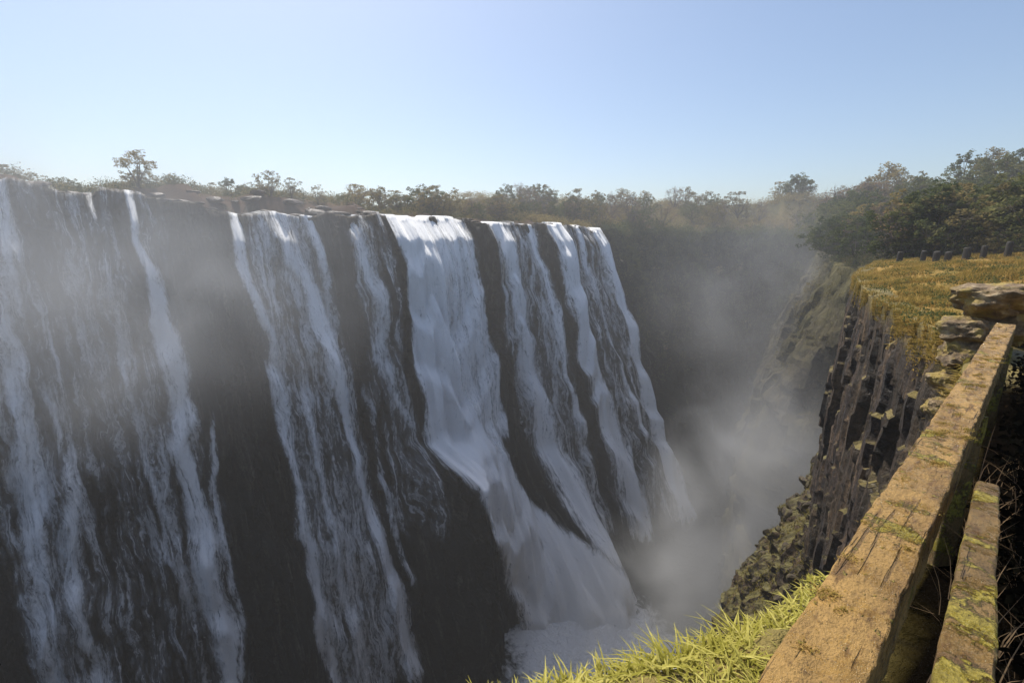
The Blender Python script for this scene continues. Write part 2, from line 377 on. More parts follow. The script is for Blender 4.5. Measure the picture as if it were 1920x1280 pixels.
attr(g,'wooded',np.where(gs==0,sst(gd,9,18),np.where(gs==1,1,sst(gx*.8+gy*.25,44,50)))[used])
attr(g,'shade_paint',shade_paintf(gx,gy)[used])
n=120;xs=np.linspace(-220,150,n);ys=np.linspace(-60,230,n)
XX,YY=np.meshgrid(xs,ys)
ZZ=PEND+.5*fbm(XX/5,YY/5,0,4,500)+1.8*fbm(XX/4,YY/4,2.,3,501)*np.exp(-(((XX-22)/22)**2+((YY-94)/16)**2))
w=new_obj('river_pool',np.stack([XX.ravel(),YY.ravel(),ZZ.ravel()],1),grid_faces(n,n),mat_pool);tag(w,'structure')
# ------------------------------------------------------------ waterfalls
def waterfall(keys,bulk,lift,label,seed,top=True,dens=.35,flat=False,spread=1.3,fade=10):
    k=np.array(keys,float)
    d0,d1=k[0,0],k[-1,0]
    cc=(k[:,1]+k[:,2])/2;hh=(k[:,2]-k[:,1])/2*spread;k[:,1]=cc-hh;k[:,2]=cc+hh
    D=np.arange(d0,d1,.6)
    if top: D=np.r_[-1.,-.7,-.35,D]
    Dc=np.clip(D,0,None)
    sL=np.interp(Dc,k[:,0],k[:,1]);sR=np.interp(Dc,k[:,0],k[:,2])
    kk=7;wd=np.hanning(kk*2+1);wd/=wd.sum()
    sm=lambda a:np.convolve(np.pad(a,kk,mode='edge'),wd,'valid')
    sL=sm(sL);sR=sm(sR);mw=(sR-sL)
    mean=.7*fbm(D/7,D*0+seed,9,3,630+seed)*sst(D,3,15)*(mw<12)
    sL=sL+mean+np.minimum(1.6,mw*.35)*fbm(D/8,D*0+seed,0,4,600+seed);sR=sR+mean+np.minimum(1.6,mw*.35)*fbm(D/8,D*0+seed,5,4,610+seed)
    nc=max(9,int(mw.max()/dens))
    U=np.linspace(0,1,nc)
    SS=sL[:,None]+(sR-sL)[:,None]*U[None,:];DD=np.repeat(Dc[:,None],nc,1)
    ridge=.9*fbm((SS*.7),DD*.05,seed,4,620)*(bulk)+lift*np.minimum(1,.35+DD/8)
    ridge=ridge+bulk*.8*np.sin(np.pi*U)[None,:]*np.minimum(1,DD/10)
    X,Y,Z=wallA(SS.ravel(),DD.ravel(),False,ridge.ravel())
    X=X.reshape(DD.shape);Y=Y.reshape(DD.shape);Z=Z.reshape(DD.shape)
    if top:
        x,y,z,nx,ny=rimA.at(SS[:3].ravel());
        off=np.repeat(np.array([4.,2.,.6])[:,None],nc,1).ravel()
        X[:3]=(x-nx*off).reshape(3,nc);Y[:3]=(y-ny*off).reshape(3,nc)
        Z[:3]=(z+np.repeat(np.array([.55,.45,.35])[:,None],nc,1).ravel()).reshape(3,nc)
        Z[3]=Z[3]+.2
    ob=new_obj('waterfall',np.stack([X.ravel(),Y.ravel(),Z.ravel()],1),grid_faces(*DD.shape)[:,::-1],mat_fall)
    if flat: e=np.minimum(1,np.minimum(U,1-U)*5)[None,:]*np.ones_like(DD)
    else: e=(np.sin(np.pi*U)**.8)[None,:]*np.ones_like(DD)
    e=e*sst(d1-DD,0,fade)
    if not top:e=e*sst(DD-d0,0,8)
    attr(ob,'edge',e);attr(ob,'drop',DD);attr(ob,'across',SS);attr(ob,'bulk',np.full(DD.shape,bulk));attr(ob,'seedv',np.full(DD.shape,seed*3.7))
    tag(ob,None,label,'waterfall','waterfalls pouring over the basalt cliff')
    return ob
TH='thin white waterfall threading down the dark basalt cliff'
MD='tall white waterfall spreading down the dark cliff'
LG='broad thundering white waterfall fanning out over a rock bulge'
VL='scattered thin strands of water trickling down the cliff'
ln=lambda c:[(d,s-h,s+h) for d,s,h in c]
waterfall(ln([(0,-.5,1.4),(12,-1,2.2),(35,-2.5,2.6),(55,-4,2.6),(80,-5,3.4),(103,-5,4)]),.95,2.4,MD,1,spread=1.1)
waterfall(ln([(25,1,.8),(40,1,1.3),(60,0,1.5),(85,0,1.9),(103,0,1.9)]),.9,2.2,TH,2,False,spread=1.2)
waterfall(ln([(0,14,.8),(8,14,1.1),(16,14.6,2.0),(40,15,2.4),(70,15,2.8),(103,15,3.6)]),1.1,2.6,MD,3,spread=1.15)
waterfall(ln([(4,9.5,.6),(30,9.5,.8),(60,11,.9),(80,12,.9)]),.7,2.,TH,4,True)
waterfall(ln([(30,19,.5),(50,18,.8),(80,17.5,1.)]),.8,2.,TH,24,False)
waterfall(ln([(0,29.5,1.5),(10,28.5,1.2),(22,30.5,1.4),(40,30.5,1.4),(70,31,1.9),(103,31,2.6)]),1.0,2.4,MD,5)
waterfall([(0,34,40.5),(10,34.5,41.5),(20,37,42.3),(40,40.3,43.6),(60,41.8,45.6),(80,43,48.),(103,43,50)],1.08,2.5,MD,6,spread=1.15)
waterfall(ln([(0,42.8,1.),(10,42.6,1.2),(22,42,1.6)]),1.,2.3,TH,7)
waterfall(ln([(26,35,.9),(50,34.5,1.2),(80,36,1.7),(103,37,2.1)]),.85,2.2,TH,8,False)
waterfall(ln([(30,47.5,.6),(55,48,.9),(85,49,1.1)]),.75,2.1,TH,25,False)
waterfall(ln([(0,52,1.8),(15,52,2.2),(35,52,1.8),(46,55.,1.6),(53,57,1.4)]),.9,2.2,TH,9)
waterfall([(0,59.5,85.5),(20,58,85),(40,56,84.5),(52,56,85),(60,58,86),(72,65,89),(84,69,97),(94,70,107),(105,70,114)],1.08,2.9,LG,10,True,.4,True,1.,fade=2)
waterfall([(0,59.5,70),(25,58,71),(40,56,73),(52,56,77),(62,59.5,83),(74,66,90),(86,70,99),(95,71,107),(105,72,113)],1.38,4.2,'dense white torrent leaping from the cliff lip',11,True,.4,True,1.05,fade=2)
waterfall([(0,72,84),(25,72,84),(45,73,85),(62,76,87)],.95,3.5,'wide white curtain of water beside a dense torrent',18,True,.4,True,1.1)
waterfall([(0,91,99.5),(20,91,100.5),(50,92,102.5),(75,95,106),(98,97,109)],1.25,2.6,MD,12,spread=1.1)
waterfall([(0,105,109.5),(12,104.5,109),(40,107,109.5),(70,109,112)],1.0,2.2,TH,13)
waterfall([(0,112.5,124.5),(15,112.5,124),(40,113.5,123.5),(70,117,129),(102,118,134)],1.35,2.7,MD,14,spread=1.08)
waterfall([(0,129.5,132.5),(20,129.5,132.5),(45,132,134.5),(75,134,136.5)],.95,2.2,TH,15)
waterfall([(0,137.5,144.5),(25,138,144),(60,138.5,145),(102,137,150)],1.3,2.6,MD,16,spread=1.12)
waterfall([(0,27,46),(30,27,48),(103,27,52)],.62,2.,VL,40,True,.5,True,1.)
waterfall([(0,47,60),(60,47,58),(75,48,56)],.50,2.,VL,41,True,.5,True,1.)
waterfall([(0,86,112),(50,88,114),(98,94,118)],.60,2.1,VL,42,True,.5,True,1.)
waterfall([(0,110,149),(50,110,149),(100,112,152)],.56,2.1,VL,43,True,.5,True,1.)
waterfall([(0,-12,24),(50,-12,24),(103,-12,24)],.50,2.,VL,44,True,.5,True,1.)
# ------------------------------------------------------------ rocks
def rock_mesh(name,seed,sub,flat=1.,jit=.06,mat=None):
    import bmesh
    bm=bmesh.new();bmesh.ops.create_icosphere(bm,subdivisions=sub,radius=1)
    r=np.random.default_rng(seed);N=r.normal(size=(14,3));N/=np.linalg.norm(N,axis=1)[:,None];N=np.vstack([N,[[0,0,1],[0,0,-1]]]);H=r.uniform(.6,.95,16)
    V=np.array([v.co[:] for v in bm.verts])
    dots=V@N.T;dots[dots<.05]=.05
    rad=(H/dots).min(1);rad=np.minimum(rad,1.15)
    rad=rad*(1+jit*fbm(V[:,0]*2.5+seed,V[:,1]*2.5,V[:,2]*2.5,4,seed))
    V=V*rad[:,None]*np.array([1,1,flat])
    for v,p in zip(bm.verts,V): v.co=p
    me=bpy.data.meshes.new(name);bm.to_mesh(me);bm.free()
    me.polygons.foreach_set("use_smooth",[True]*len(me.polygons));me.set_sharp_from_angle(angle=R(30))
    me.materials.append(mat);return me
rimmeshes=[rock_mesh('rim_boulder',30+i,3,.55,.12,mat_rimrock) for i in range(5)]
def put(me,name,loc,sc,rot,label,cat,group=None):
    o=bpy.data.objects.new(name,me);COL.objects.link(o);o.location=loc;o.scale=sc;o.rotation_euler=rot
    tag(o,None,label,cat,group);return o
falls_s=[(-2,2),(12.5,15.5),(28,31),(34,41),(60,84),(91,100),(106,110),(112,125),(138,144)]
for i in range(190):
    s=random.uniform(-4,150);b=random.uniform(.2,9) if random.random()<.6 else random.uniform(.2,1.5)
    if b<3 and any(a-1<s<c+1 for a,c in falls_s) and random.random()<.85: continue
    x,y,z,nx,ny=[float(v) for v in rimA.at(s)]
    px,py=x-nx*b,y-ny*b;gz_=float(ground_z(px,py)[0]);sz=random.uniform(.5,1.5)
    put(random.choice(rimmeshes),'boulder',(px,py,gz_+sz*.15),(sz*random.uniform(1,1.9),sz*random.uniform(.8,1.4),sz*random.uniform(.6,1.0)),(random.uniform(-.1,.1),random.uniform(-.1,.1),random.uniform(0,6)),'brown river-worn boulder on the cliff lip','rock','boulders along the cliff lip')
nb=[rock_mesh('near_boulder',170+i,5,.85,.30,mat_boulder) for i in range(5)]
RK=[((8.75,8.30,-1.15),(.90,.66,.40),.7,'broad flat lichened slab topping a rock stack'),
((8.2,8.0,-1.58),(.50,.5,.42),.2,'mossy boulder wedged under a flat slab'),
((9.25,8.4,-1.55),(.75,.6,.45),1.3,'mossy boulder wedged under a flat slab'),
((9.7,8.9,-1.15),(.5,.45,.35),2.3,'small lichened boulder beside a flat slab'),
((8.0,7.9,-2.0),(.36,.36,.36),2.,'rounded wet boulder in a rock stack'),
((8.4,8.0,-2.1),(.42,.4,.4),.4,'rounded wet boulder in a rock stack'),
((7.85,7.75,-2.45),(.30,.34,.36),2.9,'rounded wet boulder in a rock stack'),
((8.2,7.8,-2.7),(.4,.36,.4),1.9,'rounded wet boulder in a rock stack'),
((7.62,7.6,-2.9),(.34,.3,.34),.9,'ochre lichened boulder low on the cliff edge'),
((10.2,9.6,-1.70),(.6,.5,.45),.3,'mossy boulder half sunk in dry grass')]
for i,(l,s,rz,lb) in enumerate(RK): put(nb[(i*2)%5],'boulder',l,s,(.35*math.sin(i*2.1),.25*math.cos(i*1.7),rz),lb,'rock')
rb=[rock_mesh('rubble',90+i,3,.8,.12,mat_rubble) for i in range(4)]
for i in range(110):
    s=random.uniform(sCc-3,sC13);d=random.uniform(15,28);X,Y,Z=wallC(np.array([s]),np.array([d]));sz=random.uniform(.12,.45)
    put(rb[i%4],'rubble_rock',(X[0],Y[0],Z[0]),(sz*1.3,sz,sz),(random.uniform(0,3),random.uniform(0,3),random.uniform(0,3)),'angular brown rock on the slope below the cliff','rock','fallen rocks below the cliff')
# ------------------------------------------------------------ trees
def tube(V,F,p0,p1,r0,r1,n=6):
    p0=Vector(p0);p1=Vector(p1);d=(p1-p0).normalized();a=d.orthogonal().normalized();b=d.cross(a);o=len(V)
    for p,r in((p0,r0),(p1,r1)):
        for i in range(n):
            t=2*math.pi*i/n;V.append(tuple(p+a*math.cos(t)*r+b*math.sin(t)*r))
    for i in range(n): F.append((o+i,o+(i+1)%n,o+n+(i+1)%n,o+n+i))
def leaves(centers,radii,npc,size,r,flat=.7):
    C=np.repeat(centers,npc,0);Rd=np.repeat(radii,npc)
    dirs=r.normal(size=C.shape);dirs/=np.linalg.norm(dirs,axis=1)[:,None]
    P=C+dirs*(Rd*r.uniform(.25,1,len(C))**.6)[:,None]*np.array([1,1,flat])
    a=r.normal(size=P.shape);a/=np.linalg.norm(a,axis=1)[:,None]
    b=np.cross(a,r.normal(size=P.shape));b/=np.linalg.norm(b,axis=1)[:,None]
    s=(size*r.uniform(.6,1.3,len(P)))[:,None]
    V=np.stack([P-a*s,P-b*s*.55,P+a*s,P+b*s*.55],1).reshape(-1,3)
    return V,np.arange(len(V)).reshape(-1,4)
def tree_type(seed,kind):
    rd=random.Random(seed);r=np.random.default_rng(seed)
    V=[];F=[];C=[];RC=[]
    bush=kind in('bush','shrubby')
    nl={'green':11,'olive':9,'bare':12,'bush':9,'shrubby':8}[kind]
    th=.04 if bush else rd.uniform(.10,.16)
    lean=Vector((rd.uniform(-.05,.05),rd.uniform(-.05,.05),0))
    fork=Vector((0,0,th))+lean
    tube(V,F,(0,0,-.04),tuple(fork),.03,.024,7)
    for i in range(nl):
        an=i*2.4+rd.uniform(-.5,.5);q=(i+.5)/nl
        rad=rd.uniform(.10,.36)*(1.25-.8*abs(q-.4));zz=(.18+.66*q if not bush else .12+.65*q)+rd.uniform(-.05,.05)
        if q>.85: rad*=.5
        c=Vector((math.cos(an)*rad,math.sin(an)*rad,zz))+lean*2
        lr=rd.uniform(.12,.19)
        mid=fork.lerp(c,.5)+Vector((rd.uniform(-.03,.03),rd.uniform(-.03,.03),rd.uniform(-.03,.02)))
        tube(V,F,fork,mid,.014,.009,5);tube(V,F,mid,c,.009,.004,5)
        for k in range(12 if kind!='bare' else 16):
            dd=Vector((rd.gauss(0,1),rd.gauss(0,1),rd.gauss(0,.8)+.25)).normalized()*lr*rd.uniform(.5,1.25)
            e=c+dd
            m2=c.lerp(e,.5)+Vector((rd.uniform(-.015,.015),rd.uniform(-.015,.015),.01))
            tube(V,F,c,m2,.0035,.0025,3);tube(V,F,m2,e,.0025,.001,3)
            if kind=='bare':
                for _ in range(2):
                    e2=e+Vector((rd.gauss(0,.03),rd.gauss(0,.03),rd.gauss(.02,.03)));tube(V,F,m2,e2,.0018,.0008,3)
            if rd.random()<{'green':.95,'olive':.8,'bare':.45,'bush':.95,'shrubby':.85}[kind]:
                C.append(tuple(e));RC.append(rd.uniform(.035,.075))
    V=np.array(V);C=np.array(C);zt=max(C[:,2].max()+.03,.5);V/=zt;C/=zt
    tm=bpy.data.meshes.new('trunk');tm.from_pydata(V.tolist(),[],F);tm.materials.append(mat_bark)
    npc={'green':32,'olive':26,'bare':10,'bush':30,'shrubby':24}[kind]
    lv,lf=leaves(C,np.array(RC),npc,.019 if kind!='bare' else .013,r,.8)
    cm=bpy.data.meshes.new('crown');cm.from_pydata(lv.tolist(),[],lf.tolist())
    cm.materials.append({'green':mat_leafg,'bush':mat_leafg,'olive':mat_leafo,'shrubby':mat_leafo,'bare':mat_leafb}[kind])
    return tm,cm,kind
TT_=[tree_type(11,'green'),tree_type(12,'green'),tree_type(13,'green'),tree_type(21,'olive'),tree_type(22,'olive'),tree_type(31,'bare'),tree_type(32,'bare'),tree_type(41,'bush'),tree_type(42,'shrubby')]
LB={'green':('leafy dark green tree on the gorge rim','green trees along the gorge'),'olive':('sparse olive-yellow savanna tree on dry ground','olive trees along the gorge'),'bare':('nearly leafless brown tree with fine twigs','bare trees along the gorge'),'bush':('low dense green bush on a rocky slope','bushes along the gorge'),'shrubby':('low olive-brown bush on dry ground','bushes along the gorge')}
ntree=0
def plant(ti,x,y,h,z=None,wd=1.,label=None):
    global ntree
    tm,cm,k=TT_[ti]
    if z is None: z=float(ground_z(x,y)[0])
    isb=k in('bush','shrubby')
    e=bpy.data.objects.new('bush' if isb else 'tree',None);COL.objects.link(e);e.empty_display_size=.5
    e.location=(x,y,z-.1);e.scale=(h*wd,h*wd,h);e.rotation_euler=(0,0,random.uniform(0,6.28))
    tag(e,None,label or LB[k][0],'bush' if isb else 'tree',LB[k][1])
    for nm,me in (('trunk',tm),('crown',cm)):
        o=bpy.data.objects.new(nm,me);COL.objects.link(o);o.parent=e
    ntree+=1
plant(3,-70.5,90,6.8,wd=1.5,label='spreading olive tree standing alone on the cliff top')
for (x,y,h,t) in [(-62,104,4.6,0),(-52,103,5.6,3),(-50,108,4.5,4),(-46,112,4,8),(-92,86,3.4,3),(-26,133,5.5,4),(8,168,7.5,0),(14,170,8,1),(2,166,7,2),(24,182,8,0),(19,176,7,2),(-10,158,7,3),(-14,150,6,4)]:
    plant(t,x,y,h,wd=1.25)
for i in range(95):
    s=random.uniform(-15,152);b=random.uniform(13,46)
    x,y,z,nx,ny=[float(v) for v in rimA.at(s)]
    dk=s>95
    t=random.choice([0,3,4,5,7,8,3,4,8,8] if not dk else [0,1,4,3,5,6,4,0])
    hh={7:2.6,8:2.8}.get(t,random.uniform(2.6,4.6) if s<60 else random.uniform(5,9.))
    plant(t,x-nx*b,y-ny*b,hh,wd=random.uniform(1.2,1.8))
for i in range(58):
    s=random.uniform(148,258);b=random.uniform(-1,60)
    x,y,z,nx,ny=[float(v) for v in rimA.at(s)]
    plant(random.choice([0,1,4,3,5,6,4,3]),x-nx*b,y-ny*b,random.uniform(8,13.5),wd=random.uniform(1.,1.4))
for i in range(16):
    s=random.uniform(150,250);d=random.uniform(2,50)
    X,Y,Z=wallA(np.array([s]),np.array([d]));plant(random.choice([7,8,0,1]),X[0],Y[0],random.uniform(3,6),Z[0],1.2)
c=0
while c<70:
    y=random.uniform(40,125);x=y*random.uniform(.74,1.3)
    z,ds,sd=ground_info([x],[y])
    if inside(np.array([x]),np.array([y]))[0] or ds[0]<1.5: continue
    v_=x*.8+y*.25
    if v_<46.5 or (c<34 and v_>58): continue
    plant(random.choice([0,1,2,6,4,3,0,5,1]),x,y,random.uniform(5,8.5) if y<65 else random.uniform(6.5,10.5),float(z[0]),random.uniform(1.1,1.5));c+=1
c=0
while c<30: # wooded bank beyond the terrace
    y=random.uniform(74,165);x=y*random.uniform(.665,.80)
    z,ds,sd=ground_info([x],[y])
    if inside(np.array([x]),np.array([y]))[0] or sd[0]!=1: continue
    plant(random.choice([0,1,2,3,4,0,6]),x,y,random.uniform(.075,.11)*y,float(z[0]),random.uniform(1.1,1.5));c+=1
c=0
while c<12:
    y=random.uniform(38,52);x=(random.uniform(45,47)-y*.25)/.8
    if inside(np.array([x]),np.array([y]))[0] or x/y>1.25: continue
    plant(random.choice([7,8]),x,y,random.uniform(1.8,3.2),None,1.4);c+=1
for i in range(14):
    s=random.uniform(20,rimB.S[-1]-20);d=random.uniform(0,35)
    X,Y,Z=wallB(np.array([s]),np.array([d]));plant(random.choice([7,8,8]),X[0],Y[0],random.uniform(2,4.5),Z[0],1.2)
def scatter_leaves(name,pts,rad,npc,size,mat,flat=.6):
    r=np.random.default_rng(len(pts));v,f=leaves(np.array(pts),np.array(rad),npc,size,r,flat)
    o=new_obj(name,v,f,mat,False);tag(o,'stuff',None);return o
Y_=rng.uniform(36,190,5000);X_=Y_*rng.uniform(.64,1.4,5000);ok=~inside(X_,Y_);X_,Y_=X_[ok],Y_[ok];z,ds,sd=ground_info(X_,Y_)
ok=((X_*.8+Y_*.25>45.5)|(sd==1))&(ds>.3);X_,Y_,z=X_[ok],Y_[ok],z[ok]
hf=len(z)//2
o=scatter_leaves('undergrowth',np.stack([X_,Y_,z+.8],1)[:hf],rng.uniform(.8,2.4,hf),52,.13,mat_leafo,.9);o["label"]='tangled olive scrub covering the hillside'
o=scatter_leaves('undergrowth',np.stack([X_,Y_,z+.8],1)[hf:],rng.uniform(.8,2.4,len(z)-hf),52,.13,mat_leafg,.9);o["label"]='dark green scrub covering the hillside'
S=rng.uniform(147,260,2200);D=np.abs(rng.normal(0,24,2200));ok=D<75;S,D=S[ok],D[ok]
X,Y,Z=wallA(S,D);P1=np.stack([X,Y,Z+.4],1)
S=rng.uniform(118,262,3000);b=rng.uniform(5,110,3000)*np.where(S<145,.4,1);x,y,z,nx,ny=rimA.at(S);P2=np.stack([x-nx*b,y-ny*b,ground_z(x-nx*b,y-ny*b)+1.5],1)
S=rng.uniform(146,262,700);b=rng.uniform(-3,6,700);x,y,z,nx,ny=rimA.at(S);P3=np.stack([x-nx*b,y-ny*b,z+rng.uniform(-1,2.5,700)+np.where(b<0,b,0)],1)
P=np.vstack([P1,P3]);o=scatter_leaves('undergrowth',P,rng.uniform(1.2,3.2,len(P)),48,.24,mat_leafg,.85);o["label"]='dark green scrub covering the gorge slope'
o=scatter_leaves('undergrowth',P2,rng.uniform(1.2,3.2,len(P2)),48,.24,mat_leafo,.85);o["label"]='hazy olive scrub on the plateau behind the gorge'
S=rng.uniform(4,rimB.S[-1]-20,2400);D=np.abs(rng.normal(0,30,2400));ok=D<85;S,D=S[ok],D[ok];X,Y,Z=wallB(S,D)
o=scatter_leaves('undergrowth',np.stack([X,Y,Z+.2],1),rng.uniform(.5,2.0,len(X)),44,.13,mat_leafo,.85);o["label"]='scrub clinging to the gorge wall'
S=rng.uniform(-20,152,5200);b=rng.uniform(9,46,5200);x,y,z,nx,ny=rimA.at(S);kp=fbm(S/7,b/7,0,3,77)>-.35
x,y,nx,ny,b=x[kp],y[kp],nx[kp],ny[kp],b[kp]
P=np.stack([x-nx*b,y-ny*b,ground_z(x-nx*b,y-ny*b)+.7],1);hf=len(P)*3//5
o=scatter_leaves('undergrowth',P[:hf],rng.uniform(.5,2.2,hf),42,.14,mat_leafo,.95);o["label"]='low dry scrub along the river bank'
o=scatter_leaves('undergrowth',P[hf:],rng.uniform(.5,1.9,len(P)-hf),42,.14,mat_leafg,.95);o["label"]='low green scrub along the river bank'
# ------------------------------------------------------------ grasses
def blades(name,P,H,Wd,lean,mat,seg=3):
    n=len(P);r=np.random.default_rng(n)
    an=r.uniform(0,2*np.pi,n);dx=np.cos(an);dy=np.sin(an);ln_=lean*r.uniform(.3,1.3,n)
    V=[];
    for k in range(seg+1):
        t=k/seg;cx=P[:,0]+dx*ln_*H*t*t;cy=P[:,1]+dy*ln_*H*t*t;cz=P[:,2]+H*(t-.35*ln_*t*t*t)
        ww=Wd*(1-t)**.7 if k<seg else Wd*.04
        a2=an+1.57
        V.append(np.stack([cx-np.cos(a2)*ww,cy-np.sin(a2)*ww,cz],1));V.append(np.stack([cx+np.cos(a2)*ww,cy+np.sin(a2)*ww,cz],1))
    V=np.stack(V,1);m=V.shape[1];base=np.arange(n)[:,None,None]*m
    q=np.array([[2*k,2*k+1,2*k+3,2*k+2] for k in range(seg)])[None]
    F=(base+q).reshape(-1,4)
    o=new_obj(name,V.reshape(-1,3),F,mat,False);tag(o,'stuff');return o
N=17000;S=rng.uniform(sCg0,sCend,N);x,y,z,nx,ny=rimC.at(S);b=rng.uniform(-.14,.6,N)
X=x-nx*b;Y=y-ny*b;q=(X-.43)*.654-(Y-.64)*.757;kp=(X>-.5)&(q<-.02);X,Y,b=X[kp],Y[kp],b[kp]
Z=np.where(b>0,ground_z(X,Y),-1.83+b*.8)-.03
cl=fbm(X*6,Y*6,0,2,800)
H=(.04+.05*(cl+1)*rng.uniform(.4,1.2,len(X)))*sst(X,-.8,.1)*(1-.5*sst(X,1.0,1.6))
o=blades('grass_tuft',np.stack([X,Y,Z],1),H,np.full(len(X),.0072),1.6,mat_grassN,4);o["label"]='sunlit green grass on the cliff edge'
N=90000;y=rng.uniform(9,52,N);x=y*rng.uniform(.70,1.25,N)
ins_=inside(x,y);x,y=x[~ins_],y[~ins_];z,ds,sd=ground_info(x,y)
kp=(fbm(x/1.2,y/1.2,0,3,810)>-.2)&(np.hypot(x,y)>11)&(ds>.15);x,y,z=x[kp],y[kp],z[kp]
H=(.08+.22*rng.uniform(.3,1,len(x)))*(1+.9*fbm(x/1.6,y/1.6,0,3,811))
o=blades('dry_grass',np.stack([x,y,z],1),H,np.full(len(x),.018),.8,mat_grassD,2);o["label"]='golden dry grass on the cliff top'
x=rng.uniform(10,44,260);y=x/rng.uniform(.78,1.15,260);ok=~inside(x,y);x,y=x[ok],y[ok]
P=np.stack([x,y,ground_z(x,y)+.1],1);o=scatter_leaves('low_plants',P,rng.uniform(.15,.5,len(P)),60,.045,mat_leafg,.6);o["label"]='low green plants dotting the dry bank'
S=rng.uniform(sCc-18,sCn+3,26000);D=np.abs(rng.normal(0,.5,26000));kp=fbm(S/1.1,D/1.,0,3,820)>-.2+D*.3;S,D=S[kp],D[kp]
X,Y,Z=wallC(S,D);o=blades('cliff_moss',np.stack([X,Y,Z],1),rng.uniform(.06,.2,len(X))*np.where(np.hypot(X,Y)<9,.5,1),np.full(len(X),.022)*np.where(np.hypot(X,Y)<9,.4,1),1.6,mat_grassD,2);o["label"]='ochre moss draped over the cliff edge'
S=rng.uniform(sCc-9,sC13,42000);D=rng.uniform(14.5,32,42000);kp=fbm(S/1.3,D/1.3,0,3,821)>-.15;S,D=S[kp],D[kp]
X,Y,Z=wallC(S,D);o=blades('slope_plants',np.stack([X,Y,Z],1),rng.uniform(.08,.3,len(X)),np.full(len(X),.025),1.,mat_slopeveg,2);o["label"]='olive plants growing among fallen rocks'
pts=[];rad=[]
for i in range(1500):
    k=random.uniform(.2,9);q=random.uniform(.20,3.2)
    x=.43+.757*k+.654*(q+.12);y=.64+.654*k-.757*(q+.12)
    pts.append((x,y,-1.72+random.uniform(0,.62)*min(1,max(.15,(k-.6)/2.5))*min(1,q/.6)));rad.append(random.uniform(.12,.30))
o=scatter_leaves('shade_fill_plants',pts,rad,70,.03,mat_shadeleaf,.9);o["label"]='near-black plants added behind the railing as painted shade'  # clumps added and blackened to fill this area with shade
P=[]
for i in range(420):
    k=random.uniform(.4,4);q=random.uniform(.02,.9);P.append((.43+.757*k+.654*(q+.12),.64+.654*k-.757*(q+.12),-1.75))
o=blades('dry_stalks',np.array(P),rng.uniform(.15,.6,len(P)),np.full(len(P),.003),.7,mat_leafb,4);o["label"]='thin dry stalks rising behind the railing'
# ------------------------------------------------------------ railing
def beam(name,p0,p1,w,h,mat,seed,amp=.004,parent=None,wear=.1):
    p0=Vector(p0);p1=Vector(p1);L=(p1-p0).length;nL=int(L/.012);prof=[]
    bv=.004
    nW=14;nH=10
    def side(a,b,n): return [(a[0]+(b[0]-a[0])*i/n,a[1]+(b[1]-a[1])*i/n) for i in range(n)]
    hw,hh=w/2,h/2
    c=[(-hw+bv,hh),(hw-bv,hh),(hw,hh-bv),(hw,-hh+bv),(hw-bv,-hh),(-hw+bv,-hh),(-hw,-hh+bv),(-hw,hh-bv)]
    ns=[nW,1,nH,1,nW,1,nH,1]
    for i in range(8): prof+=side(c[i],c[(i+1)%8],ns[i])
    pr=np.array(prof);m=len(pr)
    X=np.linspace(0,L,nL+1);V=np.zeros((nL+1,m,3));V[:,:,0]=X[:,None];V[:,:,1]=pr[None,:,0];V[:,:,2]=pr[None,:,1]
    v=V.reshape(-1,3);nz=fbm(v[:,0]*9,v[:,1]*22,v[:,2]*22,5,seed)
    e=np.clip((np.abs(v[:,1])/hw+np.abs(v[:,2])/hh)-1.7,0,1)
    sc=1-(e*(.02+wear*4*np.clip(fbm(v[:,0]*9,v[:,1]*6,v[:,2]*6,4,seed+4)-.05,0,1)))
    v[:,1]=v[:,1]*sc+np.sign(v[:,1])*nz*amp;v[:,2]=v[:,2]*sc+np.sign(v[:,2])*nz*amp
    v[:,2]+=.006*fbm(v[:,0]*1.5,v[:,0]*0,0,2,seed+9)
    a=np.arange(nL)[:,None]*m;cc=np.arange(m)[None,:];c2=(cc+1)%m
    F=np.stack([a+cc,a+m+cc,a+m+c2,a+c2],-1).reshape(-1,4).tolist()
    F.append(list(range(m)));F.append([nL*m+i for i in range(m)][::-1])
    ob=new_obj(name,v,F,mat);ob.data.set_sharp_from_angle(angle=R(42))
    d=(p1-p0).normalized();ob.rotation_euler=d.to_track_quat('X','Z').to_euler();ob.location=p0
    if parent: ob.parent=parent
    return ob
dirv=Vector((.757,.654,0));perp=Vector((.654,-.757,0))
rail=bpy.data.objects.new('railing',None);COL.objects.link(rail);tag(rail,None,'wet ochre timber railing with moss along the cliff edge','railing')
Lp=Vector((.42,.645,-.75));w=.13
c0=Lp+perp*w/2-Vector((0,0,.09))
beam('top_rail',c0-dirv*.9,c0+dirv*5.42,w,.18,mat_rail,900,.006,parent=rail,wear=.16)
b=beam('brace',(.305,.23,-.50),(1.67,1.45,-.86),.058,.055,mat_brace,920,.005,parent=rail,wear=.15);b["label"]='moss-covered sloping brace beam'
for k in (2.7,5.2):
    p=c0+dirv*k;beam('post',(p.x,p.y,-2.0),(p.x,p.y,-.93),.12,.12,mat_brace,930,parent=rail)
def moss(name,p0,dv,L,n,wid,zt,label):
    P=[]
    for i in range(n):
        k=L*random.random()**1.3;q=random.uniform(-wid,wid);c=Vector(p0)+dv*k+perp*q;sz=random.uniform(.4,1.2)
        for j in range(int(90*sz)): P.append((c.x+random.gauss(0,.013)*sz*1.4,c.y+random.gauss(0,.012)*sz,c.z+zt))
    P=np.array(P);o=blades(name,P,rng.uniform(.003,.010,len(P)),np.full(len(P),.0016),1.3,mat_grassD,2);o.parent=rail;o["label"]=label;return o
moss('moss',c0,dirv,5.3,60,.06,.090,'small yellow-green moss cushions')
